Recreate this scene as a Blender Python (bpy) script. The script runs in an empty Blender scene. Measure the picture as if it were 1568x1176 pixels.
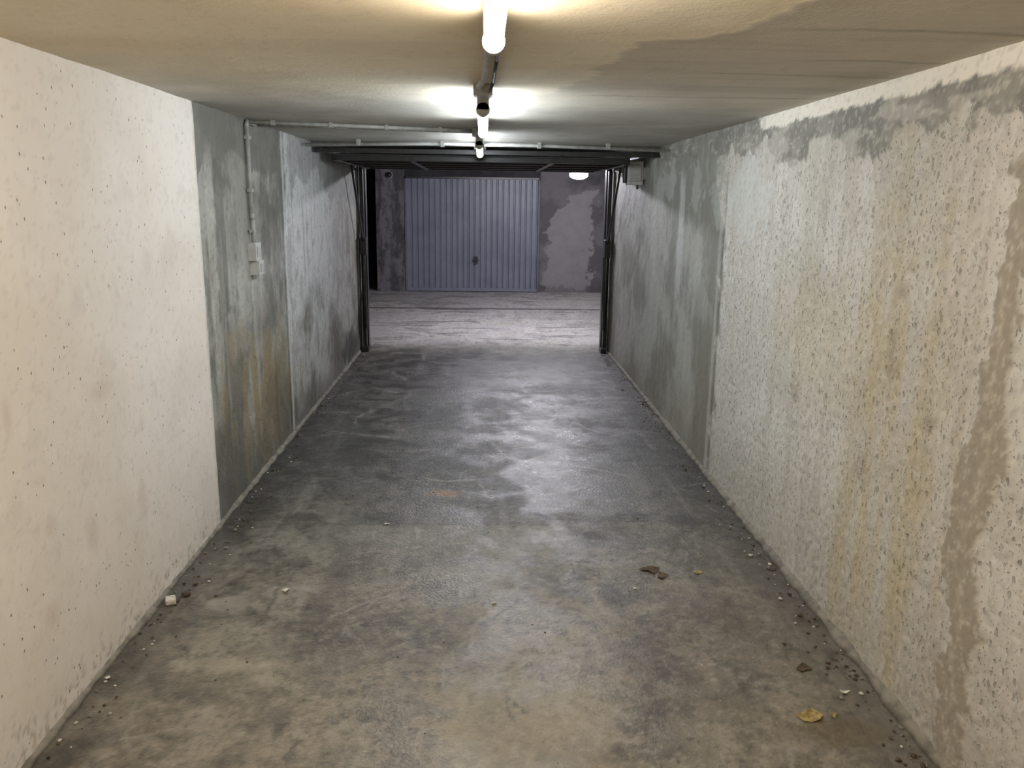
import bpy, bmesh, math, random
import numpy as np
from mathutils import Vector, Matrix
random.seed(7)
sc = bpy.context.scene
sc.view_settings.view_transform = 'Standard'
sc.view_settings.look = 'None'
sc.view_settings.exposure = 0.0
sc.view_settings.gamma = 1.15

# ================================================================== numpy surface weathering, some light and shade painted in
def lin(c):
    r = []
    for v in c[:3]:
        v = v / 255.0
        r.append(v / 12.92 if v <= 0.04045 else ((v + 0.055) / 1.055) ** 2.4)
    return (r[0], r[1], r[2], 1.0)
def perlin(a, b, seed):
    rng = np.random.RandomState(seed)
    ang = rng.rand(256, 256) * 2 * np.pi
    gx, gy = np.cos(ang), np.sin(ang)
    ai = np.floor(a).astype(int); bi = np.floor(b).astype(int)
    fa = a - ai; fb = b - bi
    ua = fa * fa * fa * (fa * (fa * 6 - 15) + 10); ub = fb * fb * fb * (fb * (fb * 6 - 15) + 10)
    def d(i, j):
        ii = (ai + i) & 255; jj = (bi + j) & 255
        return gx[ii, jj] * (fa - i) + gy[ii, jj] * (fb - j)
    return (d(0, 0) * (1 - ua) + d(1, 0) * ua) * (1 - ub) + (d(0, 1) * (1 - ua) + d(1, 1) * ua) * ub
class W:
    """two surface coordinates a,b + helpers"""
    def __init__(s, a, b): s.a, s.b, s.k = a, b, 1
    def n(s, scale, octv=5, rough=.55, sa=1, sb=1, warp=0.0):
        s.k += 1; k = s.k
        a = s.a * scale * sa + 17.3 * k; b = s.b * scale * sb + 9.1 * k
        if warp:
            wa = perlin(a * .7, b * .7, k + 500); wb = perlin(a * .7 + 40, b * .7 + 40, k + 501)
            a = a + wa * warp; b = b + wb * warp
        o = np.zeros_like(a); am = 1.0
        for i in range(octv):
            o += am * perlin(a, b, k * 31 + i); am *= rough
            a, b = (a * .8 - b * .6) * 2.03 if sa == sb else a * 2.03, (a * .6 + b * .8) * 2.03 if sa == sb else b * 2.03
        return np.clip((o - o.mean()) / (o.std() + 1e-9) * .12 + .5, 0, 1)
def ss(v, a, b, lo=0.0, hi=1.0):
    t = np.clip((v - a) / (b - a), 0, 1); t = t * t * (3 - 2 * t); return lo + (hi - lo) * t
def band(v, lo, hi, s): return ss(v, lo - s, lo + s) * ss(v, hi + s, hi - s)
def blob(a, b, ca, cb, ra, rb, w=None, amt=.6, soft=.4):
    d = np.sqrt(((a - ca) / ra) ** 2 + ((b - cb) / rb) ** 2)
    if w is not None: d = d + (w - .5) * amt * 3.0
    return ss(d, 1 + soft / 2, 1 - soft / 2)
def C(c): return np.array(lin(c)[:3]) if isinstance(c, tuple) else c
def mix(f, a, b):
    f = np.clip(f, 0, 1)[..., None]; return C(a) * (1 - f) + C(b) * f
def contrast(c, piv, g):
    l = c.mean(1, keepdims=True) + 1e-6
    return c * (l / piv) ** (g - 1)
mx = np.maximum

def t_left_white(y, z):
    w = W(y, z); n1 = w.n(1.2); n2 = w.n(7, 5, .6); n3 = w.n(30, 4, .7); sm = w.n(2.2, 3)
    c = mix(ss(n1, .35, .65), (240, 232, 223), (233, 224, 213))
    c = mix(ss(n2, .58, .8) * .22, c, (200, 190, 178))
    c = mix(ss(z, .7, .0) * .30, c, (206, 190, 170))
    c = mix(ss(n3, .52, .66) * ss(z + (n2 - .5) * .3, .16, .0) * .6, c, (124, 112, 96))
    c = mix(ss(sm, .66, .85) * .15, c, (180, 162, 150))
    for a, b, ra, rb in [(2.35, .62, .03, .03), (2.75, .95, .08, .03), (2.2, 1.0, .02, .05), (3.0, .45, .04, .08), (2.6, .5, .03, .06), (2.3, .35, .04, .04)]:
        c = mix(blob(y, z, a, b, ra, rb, n2, .4, 1.6) * .28, c, (176, 150, 134))
    c = mix(ss(n3, .60, .74) * .25, c, (188, 176, 162))
    e = ss(y + (n3 - .5) * .03, 3.835, 3.85)
    c = mix(e * .5, c, (190, 184, 172))
    return c, np.ones_like(y), (n2 - .5) * .006
def t_left_conc(y, z):
    w = W(y, z); n1 = w.n(1.4, 6, .6); n2 = w.n(6, 6, .62); n3 = w.n(30, 4, .7)
    st = w.n(1.6, 5, .6, 4.5, .45); st2 = w.n(2.4, 5, .6, 6, .3)
    c = mix(ss(n1 * .7 + st * .3, .38, .6), (116, 114, 106), (158, 157, 150))
    c = mix(ss(n2, .5, .7) * .5, c, (98, 96, 86))
    lp2 = blob(y, z, 4.6, 1.3, .35, .6, n2, .5, .8)
    c = mix(lp2 * .4, c, (182, 180, 172))
    lp = ss(y + (n1 - .5) * .3, 5.50, 5.58) * ss(z + (n1 - .5) * 1.2 + (n2 - .5) * .4, .3, .95) * ss(y, 8.3, 6.4)  # pale patch fades toward the gate, painting in the shading there
    c = mix(lp * .72, c, (204, 206, 206))
    hole = ss(n2 * .5 + n1 * .5, .54, .60) * lp
    c = mix(hole * .5, c, (140, 142, 138))
    top = ss(z + (n2 - .5) * .18 + (n1 - .5) * .4, 1.74, 1.77) * ss(y, 5.5, 5.4)
    c = mix(top * .75, c, (110, 108, 101))
    t2 = ss(z + (n1 - .5) * .8, 1.66, 1.72) * ss(y, 5.6, 5.8)
    c = mix(t2 * .5, c, (120, 121, 118))
    c = mix(band(y + (n2 - .5) * .06, 4.10, 4.24, .01) * band(z + (n2 - .5) * .4, 1.02, 1.74, .03) * .65, c, (94, 94, 86))
    c = mix(band(y + (n2 - .5) * .12, 3.98, 4.09, .02) * band(z, .6, 1.8, .1) * .45, c, (186, 185, 176))
    c = mix(ss(st2, .62, .70) * ss(z, 1.9, 1.0) * .25, c, (190, 189, 180))
    c = mix(ss(st2, .40, .30) * .25, c, (90, 88, 80))
    ye = blob(y, z, 4.75, .42, .85, .45, n2, .5, .8) * ss(st, .36, .58)
    c = mix(ye * .75, c, (142, 122, 76))
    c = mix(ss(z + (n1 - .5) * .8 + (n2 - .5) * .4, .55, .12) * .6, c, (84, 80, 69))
    c = mix(blob(y, z, 5.1, .42, .03, .22, n3, .4, .8) * .5, c, (116, 84, 46))
    c = mix(blob(y, z, 8.0, .16, .5, .16, n2, .5, .6) * .8, c, (46, 46, 44))
    seam = band(y + (n2 - .5) * .03, 5.45, 5.475, .008)
    c = mix(seam * .6, c, (82, 82, 78)); c = mix(band(y + (n2 - .5) * .03, 5.49, 5.54, .01) * .6, c, (200, 201, 196))
    c = mix(ss(n3, .58, .72) * .3, c, (84, 82, 75))
    return contrast(c, .30, 1.2), ss(n3, .5, .6) * .0, (n2 - .5) * .010 + top * .004 - seam * .006
def t_right(y, z):
    w = W(y, z); n1 = w.n(1.2, 6, .6); n2 = w.n(7, 6, .62); n3 = w.n(32, 4, .7)
    st = w.n(1.5, 5, .6, 4.5, .4); st2 = w.n(2.6, 5, .6, 5, .25); e1 = w.n(2.8, 5, .6); e2 = w.n(2.4, 5, .6); e3 = w.n(5, 4, .6, .5, 2.2)
    near = ss(y + (n2 - .5) * .4 - ss(z, 1.3, 1.7) * .15, 4.68, 4.56)
    far = mix(ss(st * .25 + n1 * .75, .38, .6), (126, 125, 116), (164, 164, 155))
    far = mix(ss(e1, .55, .62) * ss(z, .7, 1.2) * .4, far, (188, 190, 184))
    far = mix(ss(st2, .62, .70) * .2, far, (190, 191, 182))
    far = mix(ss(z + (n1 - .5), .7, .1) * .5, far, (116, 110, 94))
    far = mix(band(y + (n2 - .5) * .12, 5.6, 5.75, .02) * band(z + (n1 - .5) * .6, .9, 1.65, .1) * .6, far, (198, 201, 197))
    nr = mix(ss(n1, .35, .65), (212, 209, 202), (194, 190, 181))
    nr = mix(ss(st, .5, .66) * .4, nr, (172, 164, 148))
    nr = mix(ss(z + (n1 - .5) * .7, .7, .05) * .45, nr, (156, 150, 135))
    nr = mix(blob(y, z, 2.62, .72, .30, .78, n2, .35, 1.4) * ss(st, .3, .6) * .48, nr, (188, 168, 108))
    nr = mix(blob(y, z, 3.25, 1.05, .4, .25, n2, .4, 1.4) * .35, nr, (186, 168, 118))
    for a, b, ra, rb in [(2.62, 1.10, .03, .10), (2.75, .68, .05, .05), (2.6, 1.32, .05, .02), (2.35, .95, .03, .03), (3.4, .8, .04, .04)]:
        nr = mix(blob(y, z, a, b, ra, rb, n2, .35, 1.4) * .45, nr, (134, 116, 104))
    sm = blob(y, z, 4.25, 1.62, .3, .2, n2, .4, .2)
    nr = mix(sm * .6, nr, (206, 208, 204))
    c = mix(near, far, nr)
    sy = y + (e2 - .5) * .26 + (n2 - .5) * .08
    strip = band(sy, 2.00, 2.12, .005) * ss(z, 1.74, 1.70)
    c = mix(strip * .9, c, (148, 138, 122)); c = mix(band(sy, 2.052, 2.068, .006) * strip * .5, c, (184, 172, 154))
    top = ss(z + (e1 - .5) * .35 + (n2 - .5) * .12 - ss(y, 2.5, 6.0) * .10, 1.785, 1.80)
    mort = mix(ss(n2 * .6 + e3 * .4, .42, .58), (112, 110, 103), (138, 135, 126))
    c = mix(top * .92, c, mort)
    c = mix(top * ss(e3, .58, .62) * .5, c, (192, 187, 176))
    ws = ss(z + (n2 - .5) * .05 + (n3 - .5) * .02, 1.945, 1.952) * ss(y + (n2 - .5) * .3, 4.15, 4.05)
    c = mix(ws, c, (244, 238, 224))
    seam = band(y + (n2 - .5) * .02, 4.63, 4.66, .008) * ss(z, 1.8, 1.7)
    c = mix(seam * .55, c, (96, 94, 88)); c = mix(band(y + (n2 - .5) * .04, 4.68, 4.73, .012) * ss(z, 1.8, 1.7) * .4, c, (196, 196, 190))
    c = mix(ss(n3, .55, .70) * .25, c, (110, 106, 96)); c = mix(ss(n3, .42, .30) * near * .3, c, (230, 227, 218))
    pit = near * (1 - strip) * (1 - top) * (1 - sm * .8) * ss(z + (n1 - .5) * .6, 0, .5, .45, 1) * ss(st2 + n1 * .5, .6, .75, .6, 1)
    h = (n2 - .5) * .008 + top * .006 + strip * .005 - seam * .006 + (n3 - .5) * .013 * near * (1 - strip) * (1 - top)
    return c, pit, -h
def t_ceiling(x, y):
    w = W(x, y); n1 = w.n(1.0); n2 = w.n(5, 6, .62); n3 = w.n(26, 4, .6); st = w.n(1.3, 4, .5, .45, 2.2); st2 = w.n(2.5, 5, .6, .3, 3)
    a = mix(ss(n1, .35, .65), (230, 219, 195), (222, 208, 179))
    a = mix(ss(st, .54, .70) * .25, a, (204, 189, 160))
    b = mix(ss(st * .5 + n1 * .5, .42, .58), (190, 182, 168), (172, 164, 150))
    b = mix(ss(st2, .60, .70) * .3, b, (150, 140, 126))
    bd = np.interp(y, [1.0, 1.79, 2.0, 2.2, 2.27, 2.4, 2.7, 3.11, 3.6], [1.0, .67, .62, .55, .40, .37, .36, .31, .15])
    mk = ss(x - bd + (n2 - .5) * .14 + (n1 - .5) * .12, 0, .02) * ss(y, 4.0, 3.0)
    mid = band(x + (n2 - .5) * .06 + (y - 2.8) * .25, .22, .50, .008) * band(y + (n2 - .5) * .1, 2.65, 3.1, .02)
    fr = ss(y + (n1 - .5) * .8 - x * .15, 2.6, 4.2)
    f = mix(ss(n1, .4, .6), (190, 187, 179), (172, 169, 160))
    f = mix(ss(n2, .54, .7) * .3, f, (146, 142, 132))
    c = mix(mk * .85, a, b); c = mix(mid * .4 * (1 - fr), c, (206, 194, 172)); c = mix(fr, c, f)
    for y0, k, xa in [(3.42, .04, .25), (2.74, -.03, .55), (2.06, 0, .6), (2.5, .02, .8)]:
        c = mix(band(y + (n2 - .5) * .06 + x * k, y0, y0 + .025, .012) * ss(x, xa, xa + .3) * .5, c, (116, 106, 90))
    c = mix(ss(n3, .6, .75) * .12, c, (120, 110, 94))
    return c, np.zeros_like(x), -((n1 - .5) * .010 + (n2 - .5) * .002 + mk * .002)
def t_floor(x, y):
    w = W(x, y); n1 = w.n(.9, 6, .6); n2 = w.n(4.5, 6, .65); n3 = w.n(24, 5, .75); n4 = w.n(1.5, 6, .6, warp=.8)
    n5 = w.n(2.2, 6, .65, warp=1.2); n6 = w.n(9, 5, .7); sv = w.n(8, 3, .5, 1, .08); sh = w.n(8, 3, .5, .10, 1)
    c = mix(ss(n1 * .5 + n2 * .5, .36, .64), (112, 110, 101), (144, 140, 128))
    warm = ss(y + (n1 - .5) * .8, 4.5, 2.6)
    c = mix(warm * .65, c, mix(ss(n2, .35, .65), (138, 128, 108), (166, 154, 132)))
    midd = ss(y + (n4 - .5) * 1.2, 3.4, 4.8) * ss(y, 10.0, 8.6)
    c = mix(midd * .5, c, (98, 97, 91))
    c = mix(ss(y, 8.6, 9.4) * .75, c, (188, 184, 184))  # aisle floor paled: the pool of light under its lamp, as colour
    c = mix(ss(n4, .55, .70) * .42, c, (74, 72, 66))
    c = mix(ss(n5, .56, .70) * .32, c, (176, 169, 152))
    c = mix(ss(n6, .56, .70) * .36, c, (76, 72, 64)); c = mix(ss(n6, .42, .30) * .28, c, (184, 177, 162))
    c = mix(ss(n3, .56, .74) * .48, c, (60, 56, 50)); c = mix(ss(n3, .42, .28) * .34, c, (198, 191, 176))
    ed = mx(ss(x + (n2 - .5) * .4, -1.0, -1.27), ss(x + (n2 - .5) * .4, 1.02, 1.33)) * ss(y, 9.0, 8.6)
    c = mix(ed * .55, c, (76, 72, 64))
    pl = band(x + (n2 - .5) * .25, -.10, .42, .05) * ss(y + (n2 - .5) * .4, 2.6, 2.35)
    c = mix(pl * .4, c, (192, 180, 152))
    c = contrast(c, .24, 1.18)
    dk = np.interp(y + (n1 - .5) * 1.0, [1.5, 2.5, 3.6, 4.6, 8.3, 9.2], [.68, .62, .49, .33, .34, 1.0])  # floor dimmed before the gate, lit aisle beyond painted at full tone
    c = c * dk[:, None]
    def arc(c, cx, cy, r, wd, amt, col, m):
        d = np.sqrt((x - cx) ** 2 + (y - cy) ** 2) + (n2 - .5) * .05
        return mix(ss(np.abs(d - r), wd * 1.6, wd * .2) * ss(n6 * .5 + n3 * .5, .42, .58) * amt * m, c, col)
    c = arc(c, -.30, 2.75, .95, .05, .6, (56, 50, 42), ss(x, .3, .5) * ss(y, 3.0, 2.6))
    c = arc(c, -.10, 2.55, .80, .03, .4, (60, 54, 46), ss(x, .4, .6))
    c = arc(c, 3.2, 4.3, 2.9, .03, .35, (52, 48, 44), ss(y, 2.4, 2.8))
    c = arc(c, -2.2, 5.0, 2.3, .03, .25, (130, 127, 118), ss(y, 4.0, 4.6))
    c = arc(c, -3.6, 3.0, 3.3, .03, .35, (54, 50, 45), ss(y, 2.2, 2.6))
    c = arc(c, .1, 7.2, .5, .05, .85, (28, 28, 26), ss(y, 7.2, 6.9)); c = arc(c, .8, 6.7, .5, .05, .85, (28, 28, 27), ss(y, 6.5, 6.2))
    c = arc(c, .55, 8.0, .4, .05, .8, (28, 28, 27), ss(y, 7.9, 7.7)); c = arc(c, .2, 5.9, .45, .04, .7, (30, 30, 28), ss(y, 5.9, 5.6))
    c = mix(ss(sv, .66, .70) * .15, c, (150, 145, 134)); c = mix(ss(sh, .64, .72) * ss(y, 4.4, 5.4) * .55, c, (34, 34, 32))
    rng = np.random.RandomState(5)
    for i in range(300):
        cx, cy = rng.uniform(-1.2, 1.25), rng.uniform(1.6, 8.4); an = rng.uniform(0, np.pi); L = rng.uniform(.03, .20) * (1 + (cy > 4.5)); wd = rng.uniform(.003, .010) * (1 + (cy > 4.5))
        if rng.rand() < .5: an = np.pi / 2 + rng.normal() * .25
        if cy > 4.5 and rng.rand() < .6: an = rng.normal() * .3
        m = (np.abs(x - cx) < L + .05) & (np.abs(y - cy) < L + .05)
        if not m.any(): continue
        dx, dy = x[m] - cx, y[m] - cy; u = dx * np.cos(an) + dy * np.sin(an); v = -dx * np.sin(an) + dy * np.cos(an) + (n2[m] - .5) * .06 + u * u * rng.uniform(-1.5, 1.5)
        k = ss(np.abs(v), wd * 1.5, wd * .3) * ss(np.abs(u), L, L * .6) * ss(n3[m], .38, .52)
        col = (34, 32, 29) if rng.rand() < .7 else (150, 146, 136)
        c[m] = mix(k * rng.uniform(.3, .75), c[m], col)
    c = mix(band(y + (n2 - .5) * .03, 3.855, 3.875, .008) * ss(x, .5, .0) * .35, c, (44, 42, 37))
    c = mix(band(y + (n2 - .5) * .15, 3.5, 3.85, .02) * band(x + (n2 - .5) * .5, -.9, .45, .05) * .15, c, (150, 145, 130))
    cv = band(x + (n2 - .5) * .08 + (y - 3.2) * -.12, -.83, -.815, .008) * band(y, 2.85, 3.5, .05)
    c = mix(cv * .6, c, (46, 42, 35))
    c = mix(band(y + (n2 - .5) * .06, 12.1, 12.25, .03) * .8, c, (60, 58, 58))
    for a, b, ra, rb, col, am in [(-.21, 4.31, .08, .05, (132, 90, 34), .7), (.53, 3.68, .08, .09, (40, 37, 34), .7),
        (.44, 3.76, .05, .04, (40, 38, 34), .5), (1.04, 3.91, .08, .08, (44, 41, 38), .75), (.55, 3.08, .05, .10, (46, 40, 33), .6),
        (1.12, 2.2, .14, .07, (84, 70, 34), .5), (-.92, 3.95, .10, .06, (44, 42, 37), .6), (-.9, 2.6, .14, .05, (172, 163, 142), .5),
        (-.72, 2.5, .05, .05, (180, 172, 152), .5), (-1.0, 3.05, .1, .06, (166, 160, 146), .45), (-.62, 3.3, .05, .2, (56, 52, 44), .4),
        (-.66, 2.95, .05, .18, (52, 48, 41), .45), (.05, 7.6, .22, .10, (30, 30, 29), .7), (-.45, 3.9, .18, .06, (48, 46, 41), .4),
        (.6, 6.0, .2, .2, (40, 40, 38), .5), (.9, 5.0, .15, .4, (42, 43, 41), .45), (-.9, 5.4, .2, .5, (42, 42, 40), .4),
        (.42, 5.2, .12, .9, (128, 128, 120), .35), (.62, 2.55, .12, .3, (62, 56, 46), .4), (.95, 2.9, .10, .35, (62, 56, 48), .35)]:  # the pale streak paints the aisle lamp's reflection into the floor colour
        c = mix(blob(x, y, a, b, ra, rb, n6, .35, .9) * am, c, col)
    ro = ss(n2 * .5 + n4 * .5, .38, .62, .34, .60) - blob(x, y, .45, 5.3, .25, 1.2, n6, .4, 1.0) * .10
    return c, ro, (n2 - .5) * .003
def t_back(x, z):
    w = W(x, z); n1 = w.n(1.6); n2 = w.n(6, 5, .65)
    c = mix(ss(n1, .4, .6), (112, 108, 112), (90, 87, 91))
    lb = np.interp(z, [0, .2, .9, 1.1, 1.4, 1.55, 1.68, 1.8], [1.08, 1.06, 1.14, 1.10, 1.24, 1.45, 1.5, 1.95])
    pt = ss(x - lb + (n2 - .5) * .3, 0, .02) * ss(x + (n2 - .5) * .4 + (z - 1) * -.05, 1.93, 1.89)
    c = mix(pt * .8, c, mix(n2, (160, 156, 157), (138, 134, 136)))
    c = mix(ss(z + (n2 - .5) * .4, .12, .02) * .5, c, (66, 62, 62))
    return c, pt * 0, -pt * .004 + (n2 - .5) * .006
def t_pillar(x, z):
    w = W(x, z); n2 = w.n(7, 6, .7); s = w.n(2.5, 5, .65, 2, .6)
    c = mix(ss(s, .4, .6), (118, 115, 119), (78, 75, 77)); c = mix(ss(n2, .54, .68) * .45, c, (46, 44, 46))
    return c, s * 0, (n2 - .5) * .02

# ================================================================== materials
class V:
    def __init__(s, g, sock): s.g = g; s.s = sock
    def __add__(s, o): return s.g.m('ADD', s, o)
    __radd__ = __add__
    def __sub__(s, o): return s.g.m('SUBTRACT', s, o)
    def __mul__(s, o): return s.g.m('MULTIPLY', s, o)
    __rmul__ = __mul__
class G:
    def __init__(self, name):
        self.mat = bpy.data.materials.new(name); self.mat.use_nodes = True
        self.nt = self.mat.node_tree; self.nt.nodes.clear()
        self.out = self.nt.nodes.new('ShaderNodeOutputMaterial')
        self.b = self.nt.nodes.new('ShaderNodeBsdfPrincipled')
        self.nt.links.new(self.b.outputs[0], self.out.inputs[0])
        geo = self.nt.nodes.new('ShaderNodeNewGeometry'); self.P = geo.outputs['Position']
    def put(self, inp, v):
        if isinstance(v, V): self.nt.links.new(v.s, inp)
        elif isinstance(v, bpy.types.NodeSocket): self.nt.links.new(v, inp)
        else: inp.default_value = v
    def m(self, op, a, b=None):
        n = self.nt.nodes.new('ShaderNodeMath'); n.operation = op
        self.put(n.inputs[0], a)
        if b is not None: self.put(n.inputs[1], b)
        return V(self, n.outputs[0])
    def attr(self):
        n = self.nt.nodes.new('ShaderNodeVertexColor'); n.layer_name = 'weathering_and_light'
        return V(self, n.outputs[0]), V(self, n.outputs[1])
    def vec(self, sx=1, sy=1, sz=1):
        n = self.nt.nodes.new('ShaderNodeMapping'); n.inputs['Scale'].default_value = (sx, sy, sz)
        self.nt.links.new(self.P, n.inputs[0]); return n.outputs[0]
    def noise(self, scale, detail=3, rough=0.55, vec=None):
        n = self.nt.nodes.new('ShaderNodeTexNoise'); self.nt.links.new(vec or self.P, n.inputs['Vector'])
        n.inputs['Scale'].default_value = scale; n.inputs['Detail'].default_value = detail; n.inputs['Roughness'].default_value = rough
        return V(self, n.outputs[0])
    def vor(self, scale, vec=None):
        n = self.nt.nodes.new('ShaderNodeTexVoronoi'); n.feature = 'F1'
        self.nt.links.new(vec or self.P, n.inputs['Vector']); n.inputs['Scale'].default_value = scale
        s = self.nt.nodes.new('ShaderNodeSeparateColor'); self.nt.links.new(n.outputs['Color'], s.inputs[0])
        return V(self, n.outputs['Distance']), V(self, s.outputs[0]), V(self, s.outputs[1])
    def ss(self, v, a, b, lo=0.0, hi=1.0):
        n = self.nt.nodes.new('ShaderNodeMapRange'); n.interpolation_type = 'SMOOTHSTEP'
        self.put(n.inputs[0], v)
        if a > b: a, b, lo, hi = b, a, hi, lo
        for i, q in enumerate((a, b, lo, hi)): n.inputs[i + 1].default_value = q
        return V(self, n.outputs[0])
    def mix(self, f, a, b):
        n = self.nt.nodes.new('ShaderNodeMix'); n.data_type = 'RGBA'; n.clamp_factor = True
        self.put(n.inputs[0], f)
        self.put(n.inputs[6], lin(a) if isinstance(a, tuple) else a); self.put(n.inputs[7], lin(b) if isinstance(b, tuple) else b)
        return V(self, n.outputs[2])
    def fin(self, col, rough=.8, bump=None, dist=.01, spec=.5, metal=0.0):
        self.put(self.b.inputs['Base Color'], lin(col) if isinstance(col, tuple) else col)
        self.put(self.b.inputs['Roughness'], rough)
        self.b.inputs['Specular IOR Level'].default_value = spec; self.b.inputs['Metallic'].default_value = metal
        if bump is not None:
            n = self.nt.nodes.new('ShaderNodeBump'); n.inputs['Distance'].default_value = dist
            self.put(n.inputs['Height'], bump); self.nt.links.new(n.outputs[0], self.b.inputs['Normal'])
        return self.mat
def m_surface(name, kind):
    g = G(name); c, a = g.attr(); n = g.noise(70, 3, .65)
    dark = (92, 86, 76)
    if kind == 'white':
        d, r, q = g.vor(15, g.vec(1, 1, .8)); dd = d + (n - .5) * .15
        p = g.ss(dd - q * .03, .075, .04) * g.ss(r, .58, .60)
        d2, r2, q2 = g.vor(40, g.vec(1, 1, .7)); p2 = g.ss(d2 + (n - .5) * .3, .16, .08) * g.ss(r2, .80, .82)
        p = g.m('MAXIMUM', p, p2)
        c = g.mix(p * .75, c, (84, 74, 64)); return g.fin(c, .6, n * .3 - p, .004, .35)
    if kind == 'pits':
        d, r, q = g.vor(44, g.vec(1, 1, .62)); dd = d + (n - .5) * .9
        p = g.ss(dd - q * .18, .16, .02) * g.ss(r, .38, .41)
        d2, r2, q2 = g.vor(100, g.vec(1, 1, .7)); p2 = g.ss(d2 + (n - .5) * .6, .30, .10) * g.ss(r2, .60, .64) * .6
        p = g.m('MAXIMUM', p, p2) * a
        c = g.mix(p * .42, c, (104, 98, 86)); return g.fin(c, .7, n * .4 - p, .005, .4)
    if kind == 'floor':
        c = g.mix(g.ss(n, .56, .70) * .30, c, (40, 37, 32))
        d, r, q = g.vor(24); c = g.mix(g.ss(d + (n - .5) * .1, .10, .05) * g.ss(r, .84, .86) * .7, c, g.mix(g.ss(q, .55, .65), (34, 31, 27), (160, 155, 142)))
        return g.fin(c, a, n, .004, .5)
    c = g.mix(g.ss(n, .55, .72) * (.25 if kind == 'conc' else .08), c, dark)
    return g.fin(c, .78, n, .005 if kind == 'conc' else .0015, .35)
def m_simple(name, ca, cb, rough=.6, scale=12, metal=0.0, spec=.5):
    g = G(name); n = g.noise(scale, 3, .6)
    return g.fin(g.mix(g.ss(n, .38, .64), ca, cb), rough, None, .001, spec, metal)
def m_emit(name, col, strength):
    m = bpy.data.materials.new(name); m.use_nodes = True; nt = m.node_tree; nt.nodes.clear()
    o = nt.nodes.new('ShaderNodeOutputMaterial'); e = nt.nodes.new('ShaderNodeEmission')
    e.inputs[0].default_value = (*col, 1); e.inputs[1].default_value = strength
    nt.links.new(e.outputs[0], o.inputs[0]); return m
M = dict(
    lw=m_surface('white_painted_concrete', 'white'), lc=m_surface('stained_bare_concrete', 'conc'),
    rw=m_surface('pitted_sprayed_concrete', 'pits'), ce=m_surface('skimmed_concrete_ceiling', 'ceil'),
    fl=m_surface('worn_concrete_floor', 'floor'), bw=m_surface('patched_render_wall', 'conc'), pil=m_surface('rough_concrete', 'conc'),
    core=m_simple('concrete_core', (150, 148, 142), (130, 128, 122), .85, 3),
    dark=m_simple('dark_unlit_render', (58, 56, 56), (42, 41, 41), .9, 3),
    plain=m_simple('plain_grey_render', (120, 118, 116), (100, 99, 97), .85, 3),
    black=m_simple('black_painted_steel', (28, 28, 29), (38, 37, 37), .35, 20),
    panel=m_simple('dark_steel_sheet', (66, 68, 70), (50, 52, 54), .4, 6),
    pvc=m_simple('grey_pvc', (170, 170, 166), (150, 150, 146), .5, 25),
    pvcd=m_simple('dusty_conduit', (156, 155, 150), (130, 129, 124), .55, 25),
    box=m_simple('light_grey_plastic', (196, 196, 192), (178, 178, 174), .5, 25),
    hous=m_simple('lamp_housing_plastic', (176, 176, 172), (160, 160, 156), .5, 25),
    door=m_simple('grey_lacquered_steel', (124, 128, 145), (113, 117, 134), .38, 2.5),
    frame=m_simple('door_frame_steel', (104, 104, 113), (88, 88, 95), .5, 8),
    mort=m_simple('mortar_fillet', (134, 128, 114), (98, 93, 83), .85, 14),
    leaf=m_simple('dry_leaf', (176, 154, 92), (128, 104, 56), .8, 60),
    leafd=m_simple('dark_dry_leaf', (84, 66, 44), (52, 42, 30), .8, 60),
    paper=m_simple('dirty_paper', (224, 218, 204), (190, 184, 170), .8, 60),
    warm=m_emit('warm_tube_glow', (1.0, .86, .68), 72),
    cool=m_emit('cool_tube_glow', (.90, .97, 1.0), 85),
    cool3=m_emit('cool_tube_glow_far', (.88, .95, 1.0), 50),
    viol=m_emit('violet_white_tube_glow', (.93, .90, 1.0), 330),
    bulk=m_emit('bulkhead_glow', (.95, .93, 1.0), 60),
)

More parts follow.
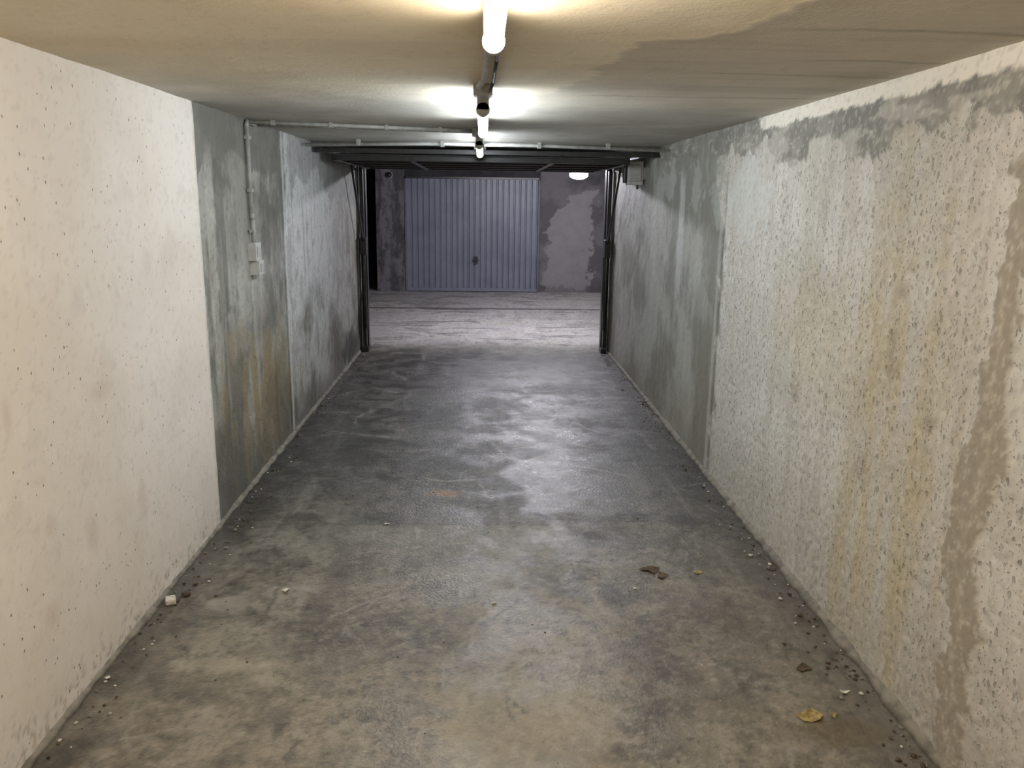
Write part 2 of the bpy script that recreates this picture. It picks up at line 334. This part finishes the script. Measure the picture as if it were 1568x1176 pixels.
# ================================================================== meshes
class B:
    def __init__(s): s.bm = bmesh.new(); s.mats = []
    def mi(s, k):
        if k not in s.mats: s.mats.append(k)
        return s.mats.index(k)
    def box(s, x0, x1, y0, y1, z0, z1, k, rot=None):
        r = bmesh.ops.create_cube(s.bm, size=1)
        c = Vector(((x0 + x1) / 2, (y0 + y1) / 2, (z0 + z1) / 2))
        m = Matrix.Translation(c) @ (rot or Matrix.Identity(4)) @ Matrix.Diagonal((x1 - x0, y1 - y0, z1 - z0, 1))
        bmesh.ops.transform(s.bm, matrix=m, verts=r['verts'])
        i = s.mi(k)
        for f in {f for v in r['verts'] for f in v.link_faces}: f.material_index = i
    def cyl(s, p0, p1, r, k, seg=14, r2=None):
        p0, p1 = Vector(p0), Vector(p1); d = p1 - p0
        o = bmesh.ops.create_cone(s.bm, cap_ends=True, segments=seg, radius1=r, radius2=r if r2 is None else r2, depth=d.length)
        q = d.to_track_quat('Z', 'Y').to_matrix().to_4x4()
        bmesh.ops.transform(s.bm, matrix=Matrix.Translation((p0 + p1) / 2) @ q, verts=o['verts'])
        i = s.mi(k)
        for f in {f for v in o['verts'] for f in v.link_faces}:
            f.material_index = i
            if len(f.verts) == 4: f.smooth = True
    def sph(s, p, r, k, sc=(1, 1, 1)):
        o = bmesh.ops.create_uvsphere(s.bm, u_segments=16, v_segments=10, radius=r)
        bmesh.ops.transform(s.bm, matrix=Matrix.Translation(p) @ Matrix.Diagonal((*sc, 1)), verts=o['verts'])
        i = s.mi(k)
        for f in {f for v in o['verts'] for f in v.link_faces}: f.material_index = i; f.smooth = True
    def path(s, pts, r, k, seg=10):
        for a, b in zip(pts[:-1], pts[1:]): s.cyl(a, b, r, k, seg)
        for p in pts[1:-1]: s.sph(p, r * 1.02, k)
    def done(s, name, bevel=0):
        me = bpy.data.meshes.new(name); s.bm.normal_update(); s.bm.to_mesh(me); s.bm.free()
        for k in s.mats: me.materials.append(M[k])
        o = bpy.data.objects.new(name, me); sc.collection.objects.link(o)
        if bevel:
            b = o.modifiers.new('bevel', 'BEVEL'); b.width = bevel; b.segments = 2; b.limit_method = 'ANGLE'
        return o
def surf(name, us, vs, tex, place, flip, mat, boxes):
    """dense weathered sheet (u x v grid) + plain concrete core boxes, one object"""
    us, vs = np.asarray(us), np.asarray(vs); nu, nv = len(us), len(vs)
    A, Bb = np.meshgrid(us, vs, indexing='ij'); A = A.ravel(); Bb = Bb.ravel()
    col, al, h = tex(A, Bb)
    P = np.stack(place(A, Bb, h), -1)
    idx = np.arange(nu * nv).reshape(nu, nv)
    q = np.stack([idx[:-1, :-1], idx[1:, :-1], idx[1:, 1:], idx[:-1, 1:]], -1).reshape(-1, 4)
    if flip: q = q[:, ::-1]
    bv, bq = [], []
    for (x0, x1, y0, y1, z0, z1) in boxes:
        o = nu * nv + len(bv)
        bv += [(x0, y0, z0), (x1, y0, z0), (x1, y1, z0), (x0, y1, z0), (x0, y0, z1), (x1, y0, z1), (x1, y1, z1), (x0, y1, z1)]
        bq += [[o + i for i in f] for f in ((0, 3, 2, 1), (4, 5, 6, 7), (0, 1, 5, 4), (1, 2, 6, 5), (2, 3, 7, 6), (3, 0, 4, 7))]
    P = np.vstack([P, np.array(bv)]) if bv else P
    Q = np.vstack([q, np.array(bq)]) if bq else q
    me = bpy.data.meshes.new(name); me.vertices.add(len(P)); me.vertices.foreach_set('co', P.ravel())
    me.loops.add(Q.size); me.loops.foreach_set('vertex_index', Q.ravel().astype(np.int32))
    me.polygons.add(len(Q)); me.polygons.foreach_set('loop_start', np.arange(0, Q.size, 4, dtype=np.int32))
    me.polygons.foreach_set('material_index', np.r_[np.zeros(len(q), np.int32), np.ones(len(bq), np.int32)])
    me.polygons.foreach_set('use_smooth', np.r_[np.ones(len(q), bool), np.zeros(len(bq), bool)])
    at = me.color_attributes.new('weathering_and_light', 'FLOAT_COLOR', 'POINT')
    cc = np.ones((len(P), 4), np.float32) * .3; cc[:nu * nv, :3] = np.clip(col, 0, .95); cc[:nu * nv, 3] = al
    at.data.foreach_set('color', cc.ravel())
    me.materials.append(M[mat]); me.materials.append(M['core']); me.update(calc_edges=True); me.validate()
    o = bpy.data.objects.new(name, me); sc.collection.objects.link(o); return o
def rg(*segs):
    o = []
    for a, b, st in segs: o += list(np.arange(a, b - st * .3, st))
    o.append(segs[-1][1]); return o

XL, XR, ZC = -1.298, 1.358, 2.008
YG, YB = 8.78, 14.53
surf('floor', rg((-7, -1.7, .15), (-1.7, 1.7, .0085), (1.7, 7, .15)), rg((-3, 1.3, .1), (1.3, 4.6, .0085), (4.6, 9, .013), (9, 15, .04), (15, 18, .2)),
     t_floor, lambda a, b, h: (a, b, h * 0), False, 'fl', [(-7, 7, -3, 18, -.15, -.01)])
surf('ceiling', rg((-1.55, 1.6, .013)), rg((-3, 1.3, .1), (1.3, 5, .013), (5, 8.95, .03)),
     t_ceiling, lambda a, b, h: (a, b, ZC + h), True, 'ce', [(-1.55, 1.6, -3, 8.95, ZC + .012, ZC + .2)])
zs = rg((0, ZC + .01, .0105))
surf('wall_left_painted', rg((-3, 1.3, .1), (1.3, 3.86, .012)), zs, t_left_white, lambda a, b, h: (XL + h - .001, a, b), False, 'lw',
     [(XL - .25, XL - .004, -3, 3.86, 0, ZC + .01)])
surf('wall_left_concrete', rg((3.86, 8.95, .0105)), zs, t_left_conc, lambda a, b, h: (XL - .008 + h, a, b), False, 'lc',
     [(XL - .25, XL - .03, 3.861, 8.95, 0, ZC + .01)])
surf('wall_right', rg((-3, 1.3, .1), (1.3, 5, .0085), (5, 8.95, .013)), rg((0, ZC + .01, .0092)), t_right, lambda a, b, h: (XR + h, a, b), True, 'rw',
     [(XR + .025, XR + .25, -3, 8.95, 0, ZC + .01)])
surf('wall_back_right', rg((.985, 2.6, .02), (2.6, 7, .2)), rg((0, 2.1, .02)), t_back, lambda a, b, h: (a, YB + h, b), False, 'bw',
     [(.985, 7, YB + .012, YB + .2, 0, 2.1)])
surf('concrete_pillar', rg((-1.85, -1.37, .02)), rg((0, 2.1, .02)), t_pillar, lambda a, b, h: (a, YB - .12 + h, b), False, 'pil',
     [(-1.85, -1.37, YB - .105, YB + .3, 0, 2.1)])
def wall(name, *a):
    b = B(); b.box(*a); return b.done(name)
wall('ceiling_aisle', -7, 7, 8.96, 18, 2.11, 2.3, 'plain')
wall('wall_rear', -1.6, 1.7, -3.2, -3.0, 0, ZC, 'plain')
wall('wall_aisle_front_left', -7, XL - .26, 8.75, 8.95, 0, 2.11, 'plain')
wall('wall_aisle_front_right', XR + .26, 7, 8.75, 8.95, 0, 2.11, 'plain')
wall('wall_aisle_left', -7.2, -7, 8.75, 18, 0, 2.3, 'dark')
wall('wall_aisle_right', 7, 7.2, 8.75, 18, 0, 2.3, 'dark')
wall('trim_3', -1.365, .98, YB - .0, YB + .2, 1.975, 2.10, 'dark')
wall('wall_back_left', -7, -2.9, YB, YB + .2, 0, 2.10, 'dark')
wall('wall_void_back', -7, 7, 17.8, 18, 0, 2.11, 'dark')

def fillet(name, x, sgn, y0, y1, w, h):
    b = B(); n = int((y1 - y0) / .03); pr = None; b.mi('mort'); rw = 0
    for i in range(n + 1):
        y = y0 + (y1 - y0) * i / n
        rw = rw * .6 + random.uniform(-.4, .4)
        ww = w * (1 + .5 * rw); hh = h * (1 + .5 * rw)
        r = [b.bm.verts.new(p) for p in ((x, y, 0), (x + sgn * ww, y, 0.0015), (x + sgn * ww * .55, y, hh * .55), (x, y, hh))]
        if pr:
            for a in range(3): b.bm.faces.new((pr[a], pr[a + 1], r[a + 1], r[a]) if sgn < 0 else (r[a], r[a + 1], pr[a + 1], pr[a])).smooth = True
        pr = r
    b.done(name)
fillet('trim_1', XR + .006, -1, -2.9, 8.6, .032, .026)
fillet('trim_2', XL - .008, 1, -2.9, 8.6, .024, .018)

# ---- back garage door
b = B(); x0, x1, z0, z1 = -1.33, .945, .03, 1.93; yf = YB - .06
n = 23; w = (x1 - x0) / n; prof = []
for i in range(n):
    xs = x0 + i * w
    for fx, d in ((0, 0), (.66, 0), (.74, .028), (.92, .028)): prof.append((xs + fx * w, yf - .02 + d))
prof.append((x1, yf - .02)); mi = b.mi('door'); pr = None
for px, py in prof:
    r = (b.bm.verts.new((px, py, z0 + .03)), b.bm.verts.new((px, py, z1)))
    if pr: f = b.bm.faces.new((pr[0], r[0], r[1], pr[1])); f.material_index = mi
    pr = r
b.box(x0, x1, yf - .035, yf + .01, z0 - .02, z0 + .035, 'door')
b.box(x0 - .03, x0, yf - .05, yf + .05, 0, z1 + .03, 'frame'); b.box(x1, x1 + .03, yf - .05, yf + .05, 0, z1 + .03, 'frame')
b.box(x0 - .03, x1 + .03, yf - .05, yf + .05, z1, z1 + .04, 'black')
b.box(-.17, -.10, yf - .035, yf - .015, .48, .62, 'black'); b.cyl((-.135, yf - .035, .56), (-.135, yf - .075, .56), .012, 'black')
b.box(-.19, -.08, yf - .09, yf - .07, .545, .575, 'black')
b.done('door_1', .002)

# ---- raised up-and-over gate
b = B(); gx0, gx1 = -1.20, 1.17
b.box(gx0, gx1, 6.72, 8.70, 1.925, 1.935, 'panel')
for yy in (6.72, 7.2, 7.7, 8.2, 8.66): b.box(gx0, gx1, yy, yy + .04, 1.885, 1.925, 'black')
for xx in (gx0, gx0 + .6, gx1 - .64, gx1 - .04): b.box(xx, xx + .04, 6.72, 8.70, 1.885, 1.925, 'black')
for k in range(30):
    yy = 6.78 + k * .064; b.box(gx0 + .02, gx1 - .02, yy, yy + .03, 1.915, 1.926, 'panel')
b.done('overhead_gate_panel', .003)
b = B()
for s, xx in ((1, -1.286), (-1, 1.340)):
    xi = xx + s * .06; lo, hi = min(xx, xi), max(xx, xi)
    b.box(lo, hi, YG - .04, YG + .06, 0, 2.0, 'black'); b.box(lo + .01, hi - .01, YG - .14, YG - .08, 0, 1.9, 'black')
    xa = xx + s * .045
    b.box(xa - .015, xa + .015, 6.45, YG, 1.945, 1.985, 'black'); b.box(xa - .012, xa + .012, 6.5, 6.53, 1.945, 2.0, 'black')
    b.cyl((xa, YG - .16, 1.12), (xa, 7.95, 1.9), .012, 'black'); b.cyl((xa, YG - .17, .25), (xa, YG - .17, 1.05), .022, 'black')
    b.box(xa - .03, xa + .03, YG - .21, YG - .10, 1.02, 1.2, 'black'); b.box(xa - .03, xa + .03, YG - .20, YG - .05, 0, .05, 'black')
b.box(-1.286, 1.340, YG - .04, YG + .06, 1.93, 2.0, 'black'); b.box(-1.286, 1.340, 6.46, 6.50, 1.93, 1.965, 'black')
b.done('gate_frame', .003)
b = B()
b.box(1.205, 1.335, 7.02, 7.12, 1.735, 1.925, 'box'); b.box(1.215, 1.32, 7.01, 7.02, 1.76, 1.90, 'hous'); b.box(1.178, 1.205, 7.03, 7.11, 1.75, 1.92, 'black')
b.box(1.33, 1.36, 7.03, 7.11, 1.78, 1.88, 'pvc'); b.cyl((1.30, 7.07, 1.70), (1.30, 7.07, 1.735), .01, 'black')
b.done('junction_box', .006)

# ---- lamps
def tube_lamp(y0, y1, x, k, drop=.0, w=.022, zt=ZC - .004):
    b = B(); b.box(x - .020, x + .020, y0 + .02, y1 - .02, zt - .034 - drop, zt - drop, 'hous')
    if drop:
        for yy in (y0 + .2, y1 - .2): b.cyl((x, yy, zt - drop), (x, yy, zt), .006, 'hous')
    zc = zt - drop - .05; b.cyl((x, y0 + .035, zc), (x, y1 - .035, zc), w, k, 16)
    for a, c in ((y0, y0 + .035), (y1 - .035, y1)):
        b.cyl((x, a, zc), (x, c, zc), w + .004, 'hous', 20); b.box(x - .022, x + .022, a, c, zc, zt - drop, 'hous')
    return b.done('fluorescent_tube_lamp')
tube_lamp(.75, 1.98, .02, 'warm', drop=.01); tube_lamp(3.25, 4.42, -.005, 'cool', drop=.022); tube_lamp(5.3, 6.42, -.03, 'cool3', drop=.025); tube_lamp(-1.8, -.6, .02, 'warm')
# aisle tube across the corridor axis
b = B(); zt = 2.106; yl = 10.0; b.box(-.05, 1.15, yl - .02, yl + .02, zt - .034, zt, 'hous'); b.cyl((-.015, yl, zt - .05), (1.115, yl, zt - .05), .022, 'viol', 16)
for a, c in ((-.05, -.015), (1.115, 1.15)): b.cyl((a, yl, zt - .05), (c, yl, zt - .05), .026, 'hous', 20); b.box(a, c, yl - .022, yl + .022, zt - .05, zt, 'hous')
b.done('fluorescent_tube_lamp')
# oval bulkhead lamp near the back wall
b = B(); px, py = 1.46, 12.9
b.box(px - .06, px + .06, py - .05, py + .05, 2.03, 2.11, 'hous')
b.cyl((px, py, 2.005), (px, py, 2.035), .15, 'hous', 28)
b.sph((px, py, 1.985), .145, 'bulk', (1, .8, .48))
b.done('bulkhead_lamp', .004)

# ---- conduits
zc = ZC - .016
b = B()
b.path([(.015, 1.99, zc - .03), (.01, 2.4, zc), (0.0, 2.9, zc), (-.02, 3.08, zc), (-.01, 3.24, zc - .02)], .011, 'pvc')
b.path([(.03, 1.99, zc - .02), (.035, 2.5, zc), (.03, 2.95, zc), (.012, 3.24, zc - .02)], .006, 'black')
b.box(-.04, .03, 3.12, 3.235, ZC - .04, ZC - .003, 'hous')
b.done('electrical_conduit')
b = B()
b.path([(-.02, 4.43, zc), (-.03, 5.28, zc)], .011, 'pvc')
b.box(-.07, .02, 4.98, 5.10, ZC - .045, ZC - .003, 'pvcd')
b.path([(-1.275, 4.68, zc), (-.07, 5.03, zc)], .011, 'pvc'); b.path([(-1.275, 4.86, zc), (-.07, 5.10, zc)], .010, 'pvcd')
for t in (.1, .35, .6, .85):
    xx = -1.275 + t * 1.2; yy = 4.68 + t * .35; b.box(xx - .01, xx + .01, yy - .02, yy + .02, ZC - .03, ZC - .003, 'pvcd')
b.done('electrical_conduit')
b = B()
b.box(-.075, .015, 6.44, 6.455, ZC - .04, ZC - .003, 'pvcd')
for x0_, x1_ in ((-1.28, -.06), (0, 1.33)):
    b.path([(x0_, 6.13, zc - (.03 if x0_ < -1 else 0)), (x1_, 6.13, zc - (.03 if x1_ > 1 else 0))], .012, 'pvc')
for xx in (-.9, -.3, .4, .9): b.box(xx - .012, xx + .012, 6.10, 6.16, ZC - .045, ZC - .003, 'pvc')
for xa_, xb_ in ((-1.28, -.06), (0, 1.33)): b.path([(xa_, 6.34, zc), (xb_, 6.34, zc)], .009, 'pvcd')
b.done('electrical_conduit')
b = B(); xw = XL + .012
b.path([(xw, 4.86, zc), (xw, 4.68, zc), (xw, 4.66, zc - .02), (xw, 4.665, 1.5), (xw, 4.68, 1.47), (xw, 4.68, 1.34)], .012, 'pvc')
for z in (1.9, 1.62, 1.40): b.box(XL, xw + .014, 4.645, 4.69, z, z + .018, 'pvc')
b.done('electrical_conduit')
b = B()
b.box(XL - .01, XL + .036, 4.63, 4.74, 1.245, 1.345, 'box'); b.box(XL - .01, XL + .045, 4.65, 4.75, 1.165, 1.245, 'box')
b.box(XL + .045, XL + .049, 4.67, 4.73, 1.18, 1.23, 'hous'); b.box(XL + .036, XL + .040, 4.65, 4.72, 1.265, 1.325, 'hous')
b.done('light_switch', .004)
b = B()
b.box(-1.62, -1.58, YB - .18, YB - .112, 1.96, 2.02, 'box'); b.sph((-1.6, YB - .21, 1.98), .045, 'black'); b.cyl((-1.6, YB - .19, 1.98), (-1.6, YB - .14, 1.98), .05, 'box')
b.done('security_camera')

# ---- litter
def scrap(name, x, y, k, s, rot, n=7, curl=.012):
    b = B(); ring = []
    for i in range(n):
        a = i / n * 2 * math.pi; r = s * (.6 + .5 * random.random()) * (1 if abs(math.cos(a)) > .5 else .5)
        px, py = r * math.cos(a), r * math.sin(a)
        ring.append(b.bm.verts.new((x + px * math.cos(rot) - py * math.sin(rot), y + px * math.sin(rot) + py * math.cos(rot), .002 + random.random() * curl)))
    c = b.bm.verts.new((x, y, .003)); mi = b.mi(k)
    for i in range(n): f = b.bm.faces.new((c, ring[i], ring[(i + 1) % n])); f.material_index = mi
    o = b.done(name); sl = o.modifiers.new('thick', 'SOLIDIFY'); sl.thickness = .002; return o
scrap('dry_leaf', .75, 3.33, 'leafd', .05, -.4); scrap('dry_leaf', .79, 3.27, 'leafd', .035, .9)
scrap('dry_leaf', 1.05, 2.27, 'leaf', .045, .2); scrap('dry_leaf', 1.13, 2.28, 'leaf', .02, 1.2); scrap('dry_leaf', 1.14, 2.55, 'leafd', .03, .5)
scrap('paper_scrap', .963, 3.31, 'leaf', .03, .3, 5, .004); scrap('paper_scrap', 1.22, 2.40, 'paper', .02, .2, 5)
scrap('paper_scrap', -.806, 3.15, 'paper', .022, .8, 5); scrap('paper_scrap', .05, 3.03, 'paper', .013, 0, 5); scrap('paper_scrap', -.475, 3.86, 'paper', .018, 0, 5)
b = B(); b.box(-1.265, -1.225, 3.02, 3.07, 0.002, .025, 'paper', Matrix.Rotation(.4, 4, 'Z')); b.done('plaster_chunk', .006)
b = B(); b.box(-1.22, -1.19, 3.09, 3.12, 0.002, .018, 'leafd', Matrix.Rotation(.7, 4, 'Z')); b.done('rubble_piece', .005)
b = B(); rr = random.Random(11)
for i in range(900):
    m = rr.random(); y = 1.5 + 7 * rr.random() ** 1.4
    if m < .42: x = XR - .035 - abs(rr.gauss(0, .06))
    elif m < .72: x = XL + .028 + abs(rr.gauss(0, .06))
    else: x = rr.uniform(-1.15, 1.2)
    s = rr.uniform(.002, .006) * (1.8 if rr.random() < .14 else 1) * (.7 if m >= .72 else 1)
    o = bmesh.ops.create_icosphere(b.bm, subdivisions=1, radius=s)
    for v in o['verts']: v.co = Vector((v.co.x * rr.uniform(.6, 1.6), v.co.y * rr.uniform(.6, 1.6), v.co.z * .6)) + Vector((x, y, s * .55))
    k = b.mi('leafd' if rr.random() < .6 else ('paper' if rr.random() < .5 else 'mort'))
    for f in {f for v in o['verts'] for f in v.link_faces}: f.material_index = k
b.done('floor_grit')

# ---- world + camera
w = bpy.data.worlds.new('world'); sc.world = w; w.use_nodes = True
w.node_tree.nodes['Background'].inputs[0].default_value = (.02, .02, .022, 1)
f, pi_, ya, ro = 1249.42, .222295, .0370307, .014419
R = Vector((math.cos(ya), -math.sin(ya), 0)); Fh = Vector((math.sin(ya), math.cos(ya), 0)); Z = Vector((0, 0, 1))
F = Fh * math.cos(pi_) - Z * math.sin(pi_); U = Fh * math.sin(pi_) + Z * math.cos(pi_)
r2 = R * math.cos(ro) + U * math.sin(ro); u2 = -R * math.sin(ro) + U * math.cos(ro)
cd = bpy.data.cameras.new('camera'); cd.sensor_width = 36; cd.lens = 36 * f / 1568; cd.clip_start = .02
co = bpy.data.objects.new('camera', cd); sc.collection.objects.link(co)
mt = Matrix((r2, u2, -F)).transposed().to_4x4(); mt.translation = (0, 0, 1.6)
co.matrix_world = mt; sc.camera = co
